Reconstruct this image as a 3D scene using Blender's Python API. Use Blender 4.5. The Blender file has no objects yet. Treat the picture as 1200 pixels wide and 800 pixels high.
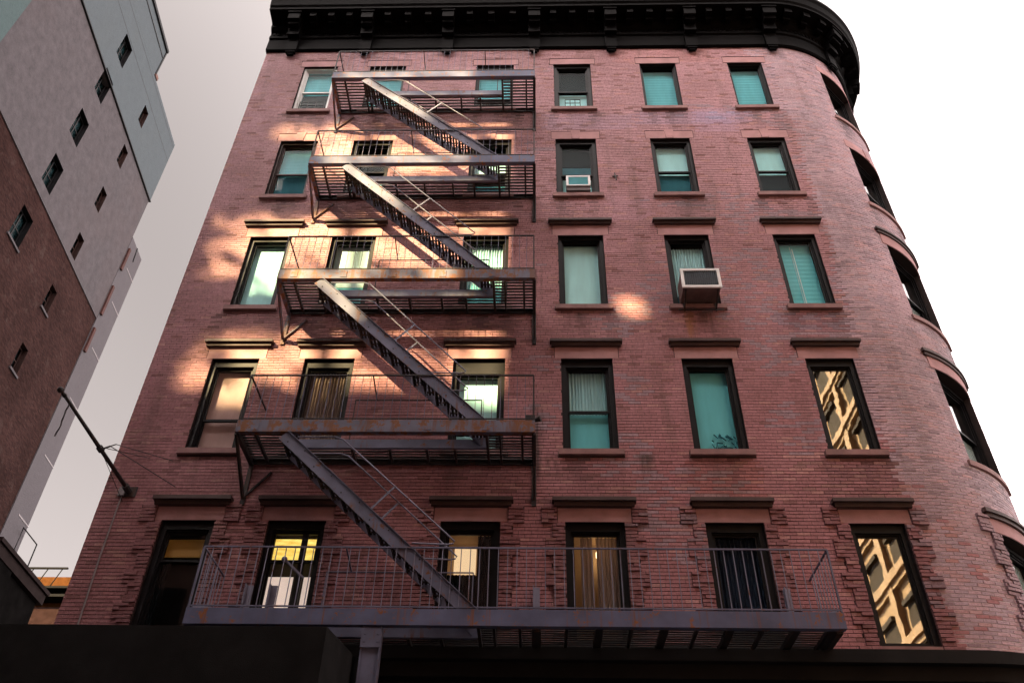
import bpy, math, random
from mathutils import Vector, Matrix
R = math.radians
rnd = random.Random(7)
S = bpy.context.scene
COL = S.collection

# ------------------------------------------------------------------ camera, sky, sun, exposure
yaw, pit, rol = R(-2.1236), R(40.3352), R(1.3142)
fw = Vector((math.sin(yaw)*math.cos(pit), math.cos(yaw)*math.cos(pit), math.sin(pit)))
rt = Vector((math.cos(yaw), -math.sin(yaw), 0)); upv = rt.cross(fw)
r2 = math.cos(rol)*rt + math.sin(rol)*upv
u2 = -math.sin(rol)*rt + math.cos(rol)*upv
CAM = Vector((0, -11.9, 1.6))
cd = bpy.data.cameras.new('camera'); cam = bpy.data.objects.new('camera', cd); COL.objects.link(cam)
cd.sensor_width = 36; cd.lens = 30; cd.clip_start = .05; cd.clip_end = 3000
m = Matrix((r2, u2, -fw)).transposed().to_4x4(); m.translation = CAM
cam.matrix_world = m
S.camera = cam

SX, SZ = .84, .85                      # sunlight travels (SX, 1, -SZ) per metre towards the facade
sundir = Vector((SX, 1, -SZ)).normalized()
sl = bpy.data.lights.new('sun', 'SUN'); so = bpy.data.objects.new('sun', sl); COL.objects.link(so)
sl.energy = 2.7; sl.angle = R(.5); sl.color = (1, .75, .38)
so.rotation_euler = sundir.to_track_quat('-Z', 'Y').to_euler(); so.location = (-60, -70, 80)

W = bpy.data.worlds.new('World'); S.world = W; W.use_nodes = True
nt = W.node_tree; nt.nodes.clear()
N = lambda t: nt.nodes.new(t)
sky = N('ShaderNodeTexSky'); sky.sky_type = 'NISHITA'; sky.sun_disc = False
sky.sun_elevation = math.asin(-sundir.z); sky.sun_rotation = math.atan2(-SX, -1)
sky.dust_density = 4; sky.air_density = 1; sky.ozone_density = 1
bw = N('ShaderNodeRGBToBW'); mixs = N('ShaderNodeMix'); mixs.data_type = 'RGBA'; mixs.inputs[0].default_value = .96
nt.links.new(sky.outputs[0], bw.inputs[0]); nt.links.new(sky.outputs[0], mixs.inputs[6]); nt.links.new(bw.outputs[0], mixs.inputs[7])
# thin even haze: sky brightness rises steadily from the left horizon side to the right
tc = N('ShaderNodeTexCoord'); dot = N('ShaderNodeVectorMath'); dot.operation = 'DOT_PRODUCT'; dot.inputs[1].default_value = (1, -.35, 0)
nt.links.new(tc.outputs['Generated'], dot.inputs[0])
mr = N('ShaderNodeMapRange'); mr.interpolation_type = 'SMOOTHSTEP'
mr.inputs[1].default_value = -.66; mr.inputs[2].default_value = .12; mr.inputs[3].default_value = .215; mr.inputs[4].default_value = 1.0
nt.links.new(dot.outputs['Value'], mr.inputs[0])
mul = N('ShaderNodeMix'); mul.data_type = 'RGBA'; mul.blend_type = 'MULTIPLY'; mul.inputs[0].default_value = 1
tint = N('ShaderNodeMix'); tint.data_type = 'RGBA'; tint.blend_type = 'MULTIPLY'; tint.inputs[0].default_value = 1
tint.inputs[7].default_value = (1.08, .95, .90, 1)
nt.links.new(mixs.outputs[2], tint.inputs[6]); nt.links.new(tint.outputs[2], mul.inputs[6]); nt.links.new(mr.outputs[0], mul.inputs[7])
bg = N('ShaderNodeBackground'); bg.inputs[1].default_value = .15
out = N('ShaderNodeOutputWorld'); nt.links.new(mul.outputs[2], bg.inputs[0]); nt.links.new(bg.outputs[0], out.inputs[0])
S.view_settings.view_transform = 'Standard'; S.view_settings.look = 'None'
S.view_settings.exposure = 3.5; S.view_settings.gamma = 1
try: S.cycles.max_bounces = 6; S.cycles.transparent_max_bounces = 12
except Exception: pass

# ------------------------------------------------------------------ materials
def M_new(name):
    m = bpy.data.materials.new(name); m.use_nodes = True
    t = m.node_tree; b = t.nodes['Principled BSDF']
    return m, t, b
def pos(t):
    return t.nodes.new('ShaderNodeNewGeometry').outputs['Position']
def noise(t, scale, detail=4, vec=None, rough=.55):
    n = t.nodes.new('ShaderNodeTexNoise'); n.inputs['Scale'].default_value = scale; n.inputs['Detail'].default_value = detail
    n.inputs['Roughness'].default_value = rough
    t.links.new(vec if vec is not None else pos(t), n.inputs['Vector']); return n.outputs['Fac']
def ramp(t, fac, stops):
    r = t.nodes.new('ShaderNodeValToRGB'); e = r.color_ramp.elements
    while len(e) < len(stops): e.new(.5)
    for i, (p, c) in enumerate(stops):
        e[i].position = p; e[i].color = (*c, 1) if len(c) == 3 else c
    t.links.new(fac, r.inputs[0]); return r.outputs[0]
def mixc(t, fac, a, b, mode='MIX'):
    n = t.nodes.new('ShaderNodeMix'); n.data_type = 'RGBA'; n.blend_type = mode
    for i, v in ((0, fac), (6, a), (7, b)):
        if hasattr(v, 'is_output'): t.links.new(v, n.inputs[i])
        elif i == 0: n.inputs[0].default_value = v
        else: n.inputs[i].default_value = (*v, 1)
    return n.outputs[2]
def stretch(t, sx, sy, sz, src=None):
    n = t.nodes.new('ShaderNodeVectorMath'); n.operation = 'MULTIPLY'; n.inputs[1].default_value = (sx, sy, sz)
    t.links.new(src if src is not None else pos(t), n.inputs[0]); return n.outputs[0]
def bump(t, b, h, strength=.3, dist=.01):
    n = t.nodes.new('ShaderNodeBump'); n.inputs['Strength'].default_value = strength; n.inputs['Distance'].default_value = dist
    t.links.new(h, n.inputs['Height']); t.links.new(n.outputs[0], b.inputs['Normal'])
def plain(name, c, rough=.6, var=.25, scale=3, spec=.4, bmp=.15, bscale=60, metal=0):
    m, t, b = M_new(name)
    f = noise(t, scale, 5)
    col = ramp(t, f, [(.3, tuple(v*(1-var) for v in c)), (.7, tuple(min(1, v*(1+var)) for v in c))])
    t.links.new(col, b.inputs['Base Color']); b.inputs['Roughness'].default_value = rough
    b.inputs['Specular IOR Level'].default_value = spec; b.inputs['Metallic'].default_value = metal
    if bmp: bump(t, b, noise(t, bscale, 3), bmp)
    return m

def brick_mat(name):
    m, t, b = M_new(name)
    a = t.nodes.new('ShaderNodeAttribute'); a.attribute_name = 'col'
    n1 = noise(t, 26, 4); c = mixc(t, 1, a.outputs['Color'], ramp(t, n1, [(.3, (.78, .74, .74)), (.7, (1.16, 1.15, 1.15))]), 'MULTIPLY')
    n2 = noise(t, .55, 5); c = mixc(t, 1, c, ramp(t, n2, [(.32, (.80, .74, .72)), (.62, (1.08, 1.07, 1.08))]), 'MULTIPLY')
    # soot and rain runs below sills, kept vertical
    st = noise(t, 1.0, 5, stretch(t, 2.6, 2.6, .35)); c = mixc(t, ramp(t, st, [(.55, (0, 0, 0)), (.78, (.6, .6, .6))]), c, (.14, .085, .08))
    def band(src, a0, a1, b1, b0):
        up_ = t.nodes.new('ShaderNodeMapRange'); up_.inputs[1].default_value = a0; up_.inputs[2].default_value = a1; t.links.new(src, up_.inputs[0])
        dn_ = t.nodes.new('ShaderNodeMapRange'); dn_.inputs[1].default_value = b0; dn_.inputs[2].default_value = b1; t.links.new(src, dn_.inputs[0])
        mm = t.nodes.new('ShaderNodeMath'); mm.operation = 'MULTIPLY'; t.links.new(up_.outputs[0], mm.inputs[0]); t.links.new(dn_.outputs[0], mm.inputs[1]); return mm.outputs[0]
    def times(a_, b_):
        mm = t.nodes.new('ShaderNodeMath'); mm.operation = 'MULTIPLY'; mm.use_clamp = True; t.links.new(a_, mm.inputs[0]); t.links.new(b_, mm.inputs[1]); return mm.outputs[0]
    sp = t.nodes.new('ShaderNodeSeparateXYZ'); t.links.new(pos(t), sp.inputs[0])
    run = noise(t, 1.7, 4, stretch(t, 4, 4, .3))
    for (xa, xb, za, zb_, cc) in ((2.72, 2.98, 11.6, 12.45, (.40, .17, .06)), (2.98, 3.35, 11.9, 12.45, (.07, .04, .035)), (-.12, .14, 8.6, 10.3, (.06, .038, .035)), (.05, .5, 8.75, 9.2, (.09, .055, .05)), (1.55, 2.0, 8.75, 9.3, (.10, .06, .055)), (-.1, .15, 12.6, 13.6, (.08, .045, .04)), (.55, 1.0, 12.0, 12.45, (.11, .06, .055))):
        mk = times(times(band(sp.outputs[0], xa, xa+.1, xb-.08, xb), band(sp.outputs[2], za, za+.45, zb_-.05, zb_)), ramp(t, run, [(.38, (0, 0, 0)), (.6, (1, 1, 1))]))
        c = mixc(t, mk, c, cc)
    t.links.new(c, b.inputs['Base Color']); b.inputs['Roughness'].default_value = .62
    b.inputs['Specular IOR Level'].default_value = .25
    bump(t, b, noise(t, 70, 4), .5, .012)
    return m
BRICK = brick_mat('brick_clay')

def mortar_mat():
    m, t, b = M_new('mortar')
    g = t.nodes.new('ShaderNodeNewGeometry'); sep = t.nodes.new('ShaderNodeSeparateXYZ'); t.links.new(g.outputs['Position'], sep.inputs[0])
    nz = noise(t, .9, 3); ad = t.nodes.new('ShaderNodeMath'); ad.operation = 'MULTIPLY_ADD'
    t.links.new(nz, ad.inputs[0]); ad.inputs[1].default_value = 1.1; t.links.new(sep.outputs[0], ad.inputs[2])
    f = ramp(t, ad.outputs[0], [(0, (0, 0, 0)), (1, (1, 1, 1))])
    mrn = t.nodes.new('ShaderNodeMapRange'); mrn.inputs[1].default_value = 6.30; mrn.inputs[2].default_value = 6.42
    t.links.new(ad.outputs[0], mrn.inputs[0])
    c = mixc(t, mrn.outputs[0], (.042, .024, .024), (.62, .53, .56))
    c = mixc(t, 1, c, ramp(t, noise(t, 9, 4), [(.3, (.6, .6, .6)), (.7, (1.2, 1.2, 1.2))]), 'MULTIPLY')
    t.links.new(c, b.inputs['Base Color']); b.inputs['Roughness'].default_value = .9
    return m
MORTAR = mortar_mat()

def iron_mat(name, paint, rust_amt, rust=(.20, .075, .03), run=(3, 3, .5), runlim=None):
    m, t, b = M_new(name)
    v = noise(t, 2.2, 5); c = ramp(t, v, [(.3, tuple(x*.72 for x in paint)), (.7, tuple(x*1.2 for x in paint))])
    r1 = noise(t, 7.5, 8, None, .7); c = mixc(t, ramp(t, r1, [(rust_amt, (0, 0, 0)), (rust_amt+.06, (1, 1, 1))]), c, rust)
    r2_ = noise(t, 3.2, 6, stretch(t, *run), .6); runlim = runlim or rust_amt-.01; c = mixc(t, ramp(t, r2_, [(runlim, (0, 0, 0)), (runlim+.11, (.8, .8, .8))]), c, tuple(x*.8 for x in rust))
    t.links.new(c, b.inputs['Base Color']); b.inputs['Roughness'].default_value = .55; b.inputs['Specular IOR Level'].default_value = .3
    bump(t, b, r1, .25, .004)
    return m
IRON = iron_mat('grey_painted_iron', (.145, .150, .225), .60)
IRONS = iron_mat('rust_streaked_iron', (.115, .125, .21), .57, (.27, .095, .03), (5, 5, .12), .57)
IRONR = iron_mat('rusty_grey_iron', (.13, .128, .18), .50)
IRONP = iron_mat('pale_grey_iron_bar', (.22, .225, .31), .62)
IROND = iron_mat('dark_weathered_shaded_iron', (.030, .026, .028), .58, (.075, .030, .018))  # underside bars: their backlit shade is put into this darker paint
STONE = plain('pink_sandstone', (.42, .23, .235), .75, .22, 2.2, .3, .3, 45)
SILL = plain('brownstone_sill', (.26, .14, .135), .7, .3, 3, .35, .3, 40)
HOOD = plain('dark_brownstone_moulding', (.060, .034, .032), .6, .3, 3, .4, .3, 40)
CORN = plain('black_painted_metal_cornice', (.0026, .0023, .0026), .65, .4, 1.6, .04, .1, 30)
REVEAL = plain('dark_reveal', (.020, .013, .013), .8, .3, 4, .2, .1, 40)  # window recesses coloured much darker than the brick around them
FRAME = plain('dark_window_paint', (.0075, .007, .0085), .5, .3, 4, .2, .08, 60)
FRAMEB = plain('brown_window_paint', (.035, .017, .015), .5, .3, 4, .25, .08, 60)
FRAMEW = plain('white_window_paint', (.72, .72, .70), .45, .08, 4, .5, .05, 60)
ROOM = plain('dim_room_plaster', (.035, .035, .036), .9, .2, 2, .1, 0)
ROOMW = plain('warm_room_plaster', (.55, .42, .28), .9, .1, 2, .1, 0)
BLACK = plain('black_shopfront_paint', (.013, .0125, .013), .65, .3, 1.2, .1, .1, 20)
CANVAS = plain('black_awning_canvas', (.017, .0165, .0168), .9, .25, 2.5, .05, .25, 90)
ALU = plain('white_enamel_metal', (.85, .85, .86), .4, .05, 4, .5, .05, 40)
STEELP = plain('grey_conduit_metal', (.22, .19, .20), .5, .2, 5, .5, .1, 50)
ASPH = plain('asphalt', (.05, .05, .052), .9, .25, 2, .2, .5, 40)
PAVE = plain('pavement_concrete', (.16, .155, .15), .9, .15, 1.2, .2, .3, 30)
STUCCO = None

def cloth(name, c, trans=.25, scale=8):
    m, t, b = M_new(name)
    f = noise(t, scale, 3, stretch(t, 1, 1, .2)); col = ramp(t, f, [(.3, tuple(v*.93 for v in c)), (.7, tuple(min(1, v*1.05) for v in c))])
    t.links.new(col, b.inputs['Base Color']); b.inputs['Roughness'].default_value = .85; b.inputs['Specular IOR Level'].default_value = .1
    if trans:
        tr = t.nodes.new('ShaderNodeBsdfTranslucent'); t.links.new(col, tr.inputs[0])
        mx = t.nodes.new('ShaderNodeMixShader'); mx.inputs[0].default_value = trans
        o = t.nodes['Material Output']; t.links.new(b.outputs[0], mx.inputs[1]); t.links.new(tr.outputs[0], mx.inputs[2]); t.links.new(mx.outputs[0], o.inputs[0])
    return m
TEAL = cloth('teal_pleated_shade', (.15, .46, .52), 0)
TEALD = cloth('deep_teal_shade', (.04, .14, .18), 0)
TEALB = cloth('bright_teal_shade', (.22, .60, .66), 0)
PALEB = cloth('bright_pale_aqua_shade', (.66, .92, .94), 0)
PALE = cloth('pale_aqua_shade', (.52, .78, .80), 0)
WHITE = cloth('white_and_sunlit_shade', (.74, .80, .80), 0)
CREAM = cloth('cream_roller_shade', (.60, .43, .40), 0)
CURT = cloth('sheer_white_curtain', (.58, .78, .82), .08)
CURTW = cloth('warm_sheer_curtain', (.36, .28, .235), .3)
NAVY = cloth('dark_blue_roller', (.005, .008, .011), 0)
NAVYC = cloth('navy_blue_curtain', (.022, .027, .048), 0)

def glass_mat(name, ior=1.6, base=0.02, tint=(.86, .95, .95), wav=.02, wscale=2.2, sch=1.0):
    m, t, b = M_new(name); t.nodes.remove(b)
    o = t.nodes['Material Output']
    bp = t.nodes.new('ShaderNodeBump'); bp.inputs['Strength'].default_value = 1; bp.inputs['Distance'].default_value = wav
    t.links.new(noise(t, wscale, 2), bp.inputs['Height'])
    g = t.nodes.new('ShaderNodeBsdfGlossy'); g.inputs['Roughness'].default_value = .01; g.inputs['Color'].default_value = (1, 1, 1, 1)
    t.links.new(bp.outputs[0], g.inputs['Normal'])
    tr = t.nodes.new('ShaderNodeBsdfTransparent'); tr.inputs[0].default_value = (*tint, 1)
    r0 = ((ior-1)/(ior+1))**2*sch+base                       # both faces of the pane
    fr = t.nodes.new('ShaderNodeLayerWeight'); fr.inputs[0].default_value = .5
    pw = t.nodes.new('ShaderNodeMath'); pw.operation = 'POWER'; pw.inputs[1].default_value = 5; t.links.new(fr.outputs['Facing'], pw.inputs[0])
    ad = t.nodes.new('ShaderNodeMath'); ad.operation = 'MULTIPLY_ADD'; ad.use_clamp = True; t.links.new(pw.outputs[0], ad.inputs[0]); ad.inputs[1].default_value = (1-r0)*sch; ad.inputs[2].default_value = r0
    mx = t.nodes.new('ShaderNodeMixShader'); t.links.new(ad.outputs[0], mx.inputs[0]); t.links.new(tr.outputs[0], mx.inputs[1]); t.links.new(g.outputs[0], mx.inputs[2])
    t.links.new(mx.outputs[0], o.inputs[0]); return m
GLASS = glass_mat('window_glass', 1.4, 0, (.90, .97, .97), wav=.0008, sch=.10)
GLASSG = glass_mat('old_float_glass', 1.5, .07, (.9, .95, .95), wav=.0006)
GLASSC = glass_mat('clear_window_glass', 1.45, .0, (.95, .95, .95), wav=.0008, sch=.8)
GLASSM = glass_mat('mirror_film_glass', 1.6, .20, wav=.0005, wscale=2.6)
GLASSF = glass_mat('calm_mirror_film_glass', 1.6, .20, wav=.0004, wscale=2.0)
def emit(name, c, s):
    m, t, b = M_new(name); b.inputs['Base Color'].default_value = (*c, 1)
    b.inputs['Emission Color'].default_value = (*c, 1); b.inputs['Emission Strength'].default_value = s; return m

# ------------------------------------------------------------------ mesh helpers
class MB:
    def __init__(s): s.v = []; s.f = []
    def quadbox(s, c):
        n = len(s.v); s.v += [tuple(p) for p in c]
        s.f += [(n, n+3, n+2, n+1), (n+4, n+5, n+6, n+7), (n, n+1, n+5, n+4), (n+1, n+2, n+6, n+5), (n+2, n+3, n+7, n+6), (n+3, n, n+4, n+7)]
    def box(s, x0, x1, y0, y1, z0, z1, T=None):
        c = [(x0, y0, z0), (x1, y0, z0), (x1, y1, z0), (x0, y1, z0), (x0, y0, z1), (x1, y0, z1), (x1, y1, z1), (x0, y1, z1)]
        if T: c = [T(*p) for p in c]
        s.quadbox(c); return s
    def bar(s, p, q, w, h, up=(0, 0, 1)):
        p, q = Vector(p), Vector(q); d = (q-p).normalized(); up = Vector(up)
        a = d.cross(up)
        if a.length < 1e-4: a = d.cross(Vector((0, 1, 0)))
        a.normalize(); b = a.cross(d).normalized(); a *= w/2; b *= h/2
        s.quadbox([p-a-b, p+a-b, q+a-b, q-a-b, p-a+b, p+a+b, q+a+b, q-a+b]); return s
    def tube(s, pts, r, n=6, close=True):
        pts = [Vector(p) for p in pts]; rings = []
        for i, p in enumerate(pts):
            d = (pts[min(i+1, len(pts)-1)] - pts[max(i-1, 0)]).normalized()
            a = d.cross(Vector((0, 0, 1)))
            if a.length < 1e-3: a = d.cross(Vector((0, 1, 0)))
            a.normalize(); b = d.cross(a)
            rr = r[i] if isinstance(r, (list, tuple)) else r
            k = len(s.v); rings.append(k)
            s.v += [tuple(p + rr*(math.cos(2*math.pi*j/n)*a + math.sin(2*math.pi*j/n)*b)) for j in range(n)]
        for a, b in zip(rings, rings[1:]):
            s.f += [(a+j, a+(j+1) % n, b+(j+1) % n, b+j) for j in range(n)]
        if close:
            s.f.append(tuple(rings[0]+j for j in reversed(range(n)))); s.f.append(tuple(rings[-1]+j for j in range(n)))
        return s
    def sphere(s, c, r, n=8):
        c = Vector(c); pts = []; rs = []
        for i in range(n+1):
            a = math.pi*i/n; pts.append(c+Vector((0, 0, -r*math.cos(a)))); rs.append(max(1e-3, r*math.sin(a)))
        return s.tube(pts, rs, 10)
    def prism(s, poly, axis, a, b):            # polygon in the two other axes swept along one axis
        n = len(poly); k = len(s.v)
        def P(u, w, t): return {'x': (t, u, w), 'y': (u, t, w), 'z': (u, w, t)}[axis]
        s.v += [P(u, w, a) for u, w in poly] + [P(u, w, b) for u, w in poly]
        s.f += [tuple(range(k, k+n)), tuple(range(k+2*n-1, k+n-1, -1))]
        s.f += [(k+i, k+n+i, k+n+(i+1) % n, k+(i+1) % n) for i in range(n)]
        return s
WO = {}
def empty(name, loc, label, cat, group=None):
    o = bpy.data.objects.new(name, None); COL.objects.link(o); o.location = loc; WO[o.name] = Vector(loc)
    o['label'] = label; o['category'] = cat
    if group: o['group'] = group
    return o
def build(name, mb, mat, parent=None, smooth=False, kind=None, label=None, cat=None, colors=None, group=None, origin=None):
    me = bpy.data.meshes.new(name)
    if origin is None:
        xs, ys, zs = zip(*mb.v); og = Vector(((min(xs)+max(xs))/2, (min(ys)+max(ys))/2, min(zs) if parent is None else (min(zs)+max(zs))/2))
    else: og = Vector(origin)
    me.from_pydata([(x-og.x, y-og.y, z-og.z) for x, y, z in mb.v], [], mb.f)
    if colors is not None:
        at = me.attributes.new('col', 'FLOAT_COLOR', 'FACE'); at.data.foreach_set('color', colors)
    me.materials.append(mat)
    me.update()
    import bmesh
    if colors is None:
        bm = bmesh.new(); bm.from_mesh(me); bmesh.ops.recalc_face_normals(bm, faces=bm.faces); bm.to_mesh(me); bm.free()
    if smooth: me.polygons.foreach_set('use_smooth', [True]*len(me.polygons))
    o = bpy.data.objects.new(name, me); COL.objects.link(o); WO[o.name] = og
    o.location = og
    if parent is not None:
        o.parent = parent; o.location = og - WO[parent.name]
    if kind: o['kind'] = kind
    if label: o['label'] = label
    if cat: o['category'] = cat
    if group: o['group'] = group
    return o
def again(src, name, wloc, parent, rotz=0):
    o = bpy.data.objects.new(name, src.data); COL.objects.link(o); WO[o.name] = Vector(wloc)
    o.parent = parent; o.location = Vector(wloc) - WO[parent.name]; o.rotation_euler.z = rotz
    return o

# ------------------------------------------------------------------ ground
g = MB(); g.v = [(-400, -400, 0), (400, -400, 0), (400, 400, 0), (-400, 400, 0)]; g.f = [(0, 1, 2, 3)]
build('ground', g, ASPH, kind='structure')
g = MB(); g.box(-7.5, 9.5, -3.6, 14, -.2, .13); build('pavement', g, PAVE, kind='structure')
g = MB(); g.box(-60, 9, -40, -20.5, -.2, .13); build('pavement', g, PAVE, kind='structure')

# ------------------------------------------------------------------ the brick building
XL, XF, RC = -6.98, 6.0, 2.5                  # left edge, end of the flat front, corner radius
UEND = XF + RC*math.pi/2
ZB, ZT = 6.08, 21.56
def mp(u, o, z):                                # u along the facade, o outwards from it
    if u <= XF: return (u, -o, z)
    a = (u-XF)/RC
    if a <= math.pi/2: return (XF+(RC+o)*math.sin(a), RC-(RC+o)*math.cos(a), z)
    return (XF+RC+o, RC+(u-UEND), z)
def ubox(mb, u0, u1, o0, o1, z0, z1):
    n = 1 if u1 <= XF else max(1, int((u1-u0)/.12))
    us = [u0+(u1-u0)*i/n for i in range(n+1)]
    k = len(mb.v)
    for u in us: mb.v += [mp(u, o0, z0), mp(u, o1, z0), mp(u, o1, z1), mp(u, o0, z1)]
    for i in range(n):
        a, b = k+4*i, k+4*i+4
        mb.f += [(a, a+1, b+1, b), (a+1, a+2, b+2, b+1), (a+2, a+3, b+3, b+2), (a+3, a, b, b+3)]
    mb.f += [(k, k+3, k+2, k+1), (k+4*n, k+4*n+1, k+4*n+2, k+4*n+3)]
    return mb

BLD = empty('brick_building', (0, 0, 0), 'red brick corner tenement with rounded corner, black cornice and fire escape on its front', 'building')
COLS = dict(A=(-5.87, -5.02), B=(-4.18, -3.28), C=(-1.48, -.56), D=(.45, 1.36), E=(2.60, 3.49), F=(4.79, 5.63), G=(XF+RC*R(28), XF+RC*R(58)))
TOPS = [20.86, 17.77, 14.54, 11.30, 8.04]; BOTS = [18.96, 15.82, 12.58, 9.35, 6.14]
holes = []; blocks = []; quoins = []
for c, (u0, u1) in COLS.items():
    for r in range(5):
        z0, z1 = BOTS[r], TOPS[r]
        holes.append((u0, u1, z0, z1)); blocks.append((u0, u1, z0, z1))
        if r in (2, 3, 4):
            hgt = (.29, .26, .24)[r-2]
            blocks.append((u0-.12, u1+.12, z1, z1+hgt))
        elif r == 0: blocks.append((u0-.10, u1+.12, z1, z1+.24))
        else: blocks.append((u0-.10, u1+.10, z1, z1+.27))
        if r < 4: blocks.append((u0-.09, u1+.09, z0-.11, z0))
        if r == 4:
            for k in range(9):
                zt = z1+.24 - k*.265; w = .20 if k % 2 else .31
                if k == 0: w = .25
                quoins.append((u0-w-(.12 if k == 0 else 0), u0-(.12 if k == 0 else 0), zt-.265, zt)); quoins.append((u1+(.12 if k == 0 else 0), u1+w+(.12 if k == 0 else 0), zt-.265, zt))

wall = MB()
us = sorted({XL, XF, UEND, UEND+9} | {h[0] for h in holes} | {h[1] for h in holes} | {XF+RC*math.pi/2*i/24 for i in range(25)})
zs = sorted({ZB, 23.0} | {h[2] for h in holes} | {h[3] for h in holes})
for i in range(len(us)-1):
    for j in range(len(zs)-1):
        uc, zc = (us[i]+us[i+1])/2, (zs[j]+zs[j+1])/2
        if any(h[0] < uc < h[1] and h[2] < zc < h[3] for h in holes): continue
        k = len(wall.v); wall.v += [mp(us[i], 0, zs[j]), mp(us[i+1], 0, zs[j]), mp(us[i+1], 0, zs[j+1]), mp(us[i], 0, zs[j+1])]
        wall.f.append((k, k+1, k+2, k+3))
WALL = build('wall', wall, MORTAR, BLD, origin=(0, 0, ZB))
wall = MB()
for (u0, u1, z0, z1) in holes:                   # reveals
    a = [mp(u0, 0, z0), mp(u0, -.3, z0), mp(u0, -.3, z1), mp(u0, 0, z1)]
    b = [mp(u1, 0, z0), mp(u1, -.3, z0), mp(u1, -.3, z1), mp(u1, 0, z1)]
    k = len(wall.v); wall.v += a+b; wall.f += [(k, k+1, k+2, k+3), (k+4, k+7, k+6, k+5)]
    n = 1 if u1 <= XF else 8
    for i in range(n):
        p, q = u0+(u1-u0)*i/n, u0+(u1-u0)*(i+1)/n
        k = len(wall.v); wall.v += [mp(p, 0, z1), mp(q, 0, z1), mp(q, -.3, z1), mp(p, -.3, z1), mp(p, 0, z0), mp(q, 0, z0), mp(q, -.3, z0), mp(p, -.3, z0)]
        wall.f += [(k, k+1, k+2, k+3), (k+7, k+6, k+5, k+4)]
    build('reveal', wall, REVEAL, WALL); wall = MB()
side = MB(); side.box(XL, XL+.02, .0, 13, 0, 23); side.box(XL, XF+RC, 13, 13.02, 0, 23)
build('side_wall', side, plain('side_wall_brick', (.22, .10, .085), .85, .3, 3), BLD)
rf = MB(); rf.box(XL, XF+RC-.05, 2.6, 13, 22.9, 23.0); rf.box(XL, XF, .02, 2.6, 22.9, 23.0); build('roof', rf, ASPH, BLD)

# bricks, laid course by course
PU, PZ, JT = .2020, .0602, .0105
JV = .006
rb = random.Random(3)
def sn(x, y):                                     # cheap smooth noise
    def h(i, j): return (math.sin(i*127.1+j*311.7)*43758.5453) % 1
    i, j = math.floor(x), math.floor(y); fx, fy = x-i, y-j
    fx, fy = fx*fx*(3-2*fx), fy*fy*(3-2*fy)
    return (h(i, j)*(1-fx)+h(i+1, j)*fx)*(1-fy)+(h(i, j+1)*(1-fx)+h(i+1, j+1)*fx)*fy
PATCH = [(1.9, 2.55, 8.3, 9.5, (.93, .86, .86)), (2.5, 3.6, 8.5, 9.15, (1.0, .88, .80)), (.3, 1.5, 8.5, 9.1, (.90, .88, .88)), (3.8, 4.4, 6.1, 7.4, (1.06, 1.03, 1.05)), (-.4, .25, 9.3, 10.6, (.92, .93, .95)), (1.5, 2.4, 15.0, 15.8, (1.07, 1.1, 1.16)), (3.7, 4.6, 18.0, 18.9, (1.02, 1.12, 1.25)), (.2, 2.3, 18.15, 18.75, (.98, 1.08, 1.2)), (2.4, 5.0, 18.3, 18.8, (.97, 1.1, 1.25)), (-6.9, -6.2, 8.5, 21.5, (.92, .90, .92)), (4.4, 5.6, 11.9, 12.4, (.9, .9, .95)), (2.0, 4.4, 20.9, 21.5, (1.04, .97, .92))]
def brick_col(u, z, q):
    v = rb.random()
    base = [.41, .198, .213]
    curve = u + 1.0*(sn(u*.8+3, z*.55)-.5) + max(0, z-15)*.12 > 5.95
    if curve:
        base = [.48, .345, .395]  # pale glazed brick, with the corner's sky sheen also put into the colour
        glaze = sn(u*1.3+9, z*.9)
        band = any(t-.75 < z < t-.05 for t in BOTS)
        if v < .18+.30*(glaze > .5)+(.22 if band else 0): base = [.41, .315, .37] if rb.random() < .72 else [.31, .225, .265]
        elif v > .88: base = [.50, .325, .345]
    else:
        tz = min(1, max(0, (z-9.5)/8)); base = [.385+.06*tz, .184+.07*tz, .199+.078*tz]  # upper brick paler: the light's change with height is put into the colour
        lav = sn(u*.7+20, z*1.6+4) > .66 and u > -.2
        if lav and v < .38: base = [.35, .245, .28]
        elif v < .05: base = [.28, .135, .135]
        elif v > .93: base = [.45, .245, .235]
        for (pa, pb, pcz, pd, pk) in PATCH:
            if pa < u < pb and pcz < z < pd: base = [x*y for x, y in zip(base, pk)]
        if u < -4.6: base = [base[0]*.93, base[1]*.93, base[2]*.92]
    for (h0, h1, hz, _) in holes:                 # soot washed down below the sills
        if hz > 9 and h0-.2 < u < h1+.2 and hz-1.0 < z < hz-.1:
            f = max(0, sn(u*7.5+hz, z*.6)-.42)*1.5*(1-(hz-.1-z)/.9)
            base = [b*(1-min(.6, f)) for b in base]
    if q: base = [base[0]*.72, base[1]*.70, base[2]*.70]
    k = .92+.16*rb.random()
    return [b*k for b in base]
bv, bf, bc = MB(), None, []
cand = []
nco = int((ZT-ZB)/PZ)
UB = XF+RC*R(82)
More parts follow.
